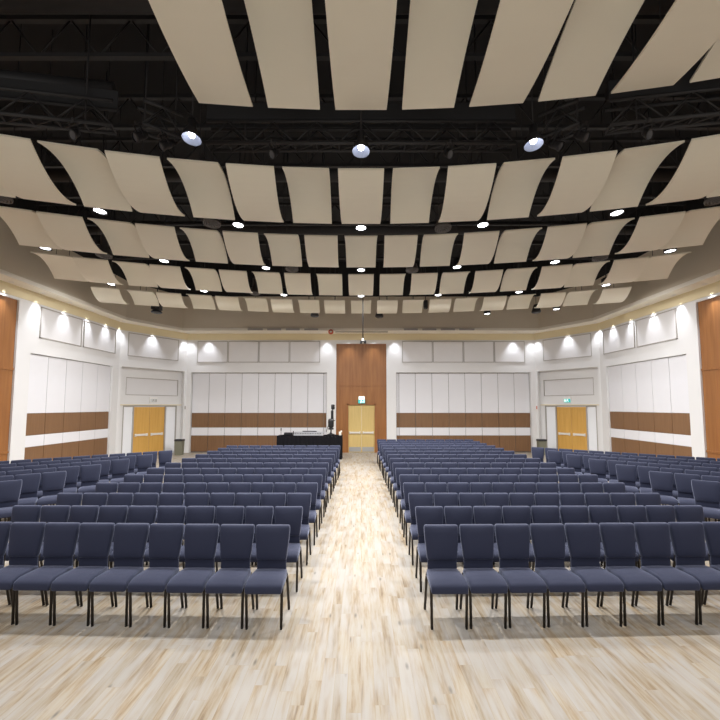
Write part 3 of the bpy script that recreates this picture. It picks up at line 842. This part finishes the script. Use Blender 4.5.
if rest:
    me_v = []; me_f = []; mi = []; sm = []
    b = MB()
    src = {}
    for k in ('mid', 'left', 'right'):
        m = META[k][1]
        src[k] = ([tuple(v.co) for v in m.vertices], [list(p.vertices) for p in m.polygons], [p.material_index for p in m.polygons], [p.use_smooth for p in m.polygons])
    for (x, y, kind, *_r) in rest:
        vs, fs, mm, ss = src[{'mid': 'mid', 'sideL': 'left', 'sideR': 'right'}[kind]]
        o = len(b.v); b.v += [(v[0] + x, v[1] + y, v[2]) for v in vs]
        b.f += [[i + o for i in f] for f in fs]; b.mi += mm; b.sm += ss
    o = b.build('distant_chairs', [M['fabric'], M['frame'], M['glide']])
    tag(o, 'mass of navy chairs in the farthest rows before the back wall', 'chairs', None, 'stuff')

# ------------------------------------------------------------------ sound booth and bins
t = empty('draped_table', (-2.13, 21.3, 0)); L0 = Matrix.Translation(-Vector(t.location))
MB().box(-3.5, -.79, 20.98, 21.75, .93, .97).build('tabletop', M['black_cloth'], t).matrix_parent_inverse = L0
b = MB(); n = 60; ring = []
for i in range(n + 1):
    q = i / n; x = -3.5 + 2.71 * q; ring.append((x, 20.97 + .018 * math.sin(q * 95)))
vs = [(x, y, .93) for x, y in ring] + [(x, y - .02, .0) for x, y in ring]
b.add(vs, [(i, i + 1, n + 2 + i, n + 1 + i) for i in range(n)], 0, True)
b.box(-3.5, -3.47, 20.98, 21.75, 0, .93); b.box(-.82, -.79, 20.98, 21.75, 0, .93)
b.build('drape', M['black_cloth'], t).matrix_parent_inverse = L0
tag(t, 'black draped sound booth table behind the left middle chairs', 'table')
p = empty('mixing_console', (-2.2, 21.35, .97))
MB().add([(-.62, -.25, 0), (.62, -.25, 0), (.62, .25, 0), (-.62, .25, 0), (-.62, -.25, .04), (.62, -.25, .04), (.62, .25, .14), (-.62, .25, .14)],
         [(0, 3, 2, 1), (4, 5, 6, 7), (0, 1, 5, 4), (1, 2, 6, 5), (2, 3, 7, 6), (3, 0, 4, 7)]).build('body', M['silver'], p)
b = MB()
for i in range(16): b.box(-.56 + i * .07, -.54 + i * .07, -.16, -.02, .055, .10)
b.build('fader_row', M['gloss_black'], p)
MB().box(-.3, .3, .22, .25, .12, .17).build('meter_bridge', M['gloss_black'], p)
tag(p, 'low silver mixing console lying on the black booth table', 'mixing console')
o = MB().rbox((0, 0, .06), (.18, .16, .06), .02).build('equipment_case', M['gloss_black'], loc=(-3.05, 21.3, .97))
tag(o, 'low black equipment case left of the mixing console on the booth table', 'equipment case')
p = empty('desk_microphone', (-3.36, 21.2, .97))
MB().lathe([(.001, 0), (.06, 0), (.06, .02), (.012, .03), (.012, .2)], 14, sx=SX).build('stand', M['gloss_black'], p)
MB().rbox((0, 0, .25), (.022, .03, .06), .02).build('capsule', M['gloss_black'], p)
tag(p, 'small black upright microphone at the left end of the booth table', 'microphone')
o = MB().rbox((0, 0, .05), (.05, .06, .05), .02).tube([(0, 0, .09), (0, 0, .16)], .02, 8).build('desk_lamp', M['gloss_black'], loc=(-2.92, 21.6, 1.09))
o.location = (-2.9, 21.66, .97)
tag(o, 'small black gadget standing behind the left end of the mixing console', 'gadget')
# camera on pedestal
p = empty('broadcast_camera', (-1.27, 21.35, .97))
MB().lathe([(.001, 0), (.26, 0), (.27, .03), (.1, .06), (.05, .1), (.04, .22)], 20, sx=SX).build('base_plate', M['gloss_black'], p)
MB().lathe([(.16, .20), (.19, .22), (.16, .25), (.06, .26)], 20, sx=SX).build('steering_ring', M['gloss_black'], p)
MB().rbox((0, 0, .42), (.12, .16, .16), .07).build('camera_body', M['gloss_black'], p)
MB().rbox((.05, 0, .72), (.055, .08, .16), .03).tube([(.02, 0, .5), (.05, 0, .7)], .03, 8).build('viewfinder_arm', M['gloss_black'], p)
p.scale = (1, 1, 1.2)
MB().rbox((.08, -.02, .99), (.075, .09, .09), .035).tube([(.06, 0, .84), (.08, 0, .95)], .02, 8).build('viewfinder', M['gloss_black'], p)
MB().tube([(.1, 0, .5), (.17, -.1, .52)], .014, 6).tube([(-.1, 0, .4), (-.19, -.12, .12)], .012, 6).build('pan_handle', M['gloss_black'], p)
tag(p, 'tall black broadcast camera on a pedestal at the right end of the booth table', 'camera')
o = MB().rbox((0, 0, .08), (.05, .06, .08), .02).rbox((.05, 0, .17), (.03, .04, .04), .015).build('control_box', M['ivory'], loc=(-.88, 21.2, .97))
tag(o, 'small pale control box on the right end of the booth table', 'control box')
for x, y, sd in ((-8.22, 22.9, 'left'), (8.18, 22.9, 'right')):
    p = empty('waste_bin', (x, y, 0))
    q = MB(); w0, w1 = .15, .17
    q.add([(-w0, -w0, 0), (w0, -w0, 0), (w0, w0, 0), (-w0, w0, 0), (-w1, -w1, .62), (w1, -w1, .62), (w1, w1, .62), (-w1, w1, .62)],
          [(0, 3, 2, 1), (4, 5, 6, 7), (0, 1, 5, 4), (1, 2, 6, 5), (2, 3, 7, 6), (3, 0, 4, 7)]).build('body', M['bin'], p)
    MB().box(-.18, .18, -.18, .18, .62, .70).build('lid', M['duct'], p)
    tag(p, 'grey green waste bin with a dark lid beside the %s corner doors' % sd, 'waste bin', 'waste bins at the corner doors')

# ------------------------------------------------------------------ world and view
w = bpy.data.worlds.new('world'); SC.world = w; w.use_nodes = True
w.node_tree.nodes['Background'].inputs['Color'].default_value = (1, .98, .96, 1)
w.node_tree.nodes['Background'].inputs['Strength'].default_value = .6
SC.view_settings.view_transform = 'Standard'; SC.view_settings.look = 'None'
SC.view_settings.exposure = .40; SC.view_settings.gamma = 1
SC.view_settings.use_curve_mapping = False
SC.cycles.use_denoising = True
SC.cycles.max_bounces = 8; SC.cycles.diffuse_bounces = 5
SC.cycles.sample_clamp_indirect = 6
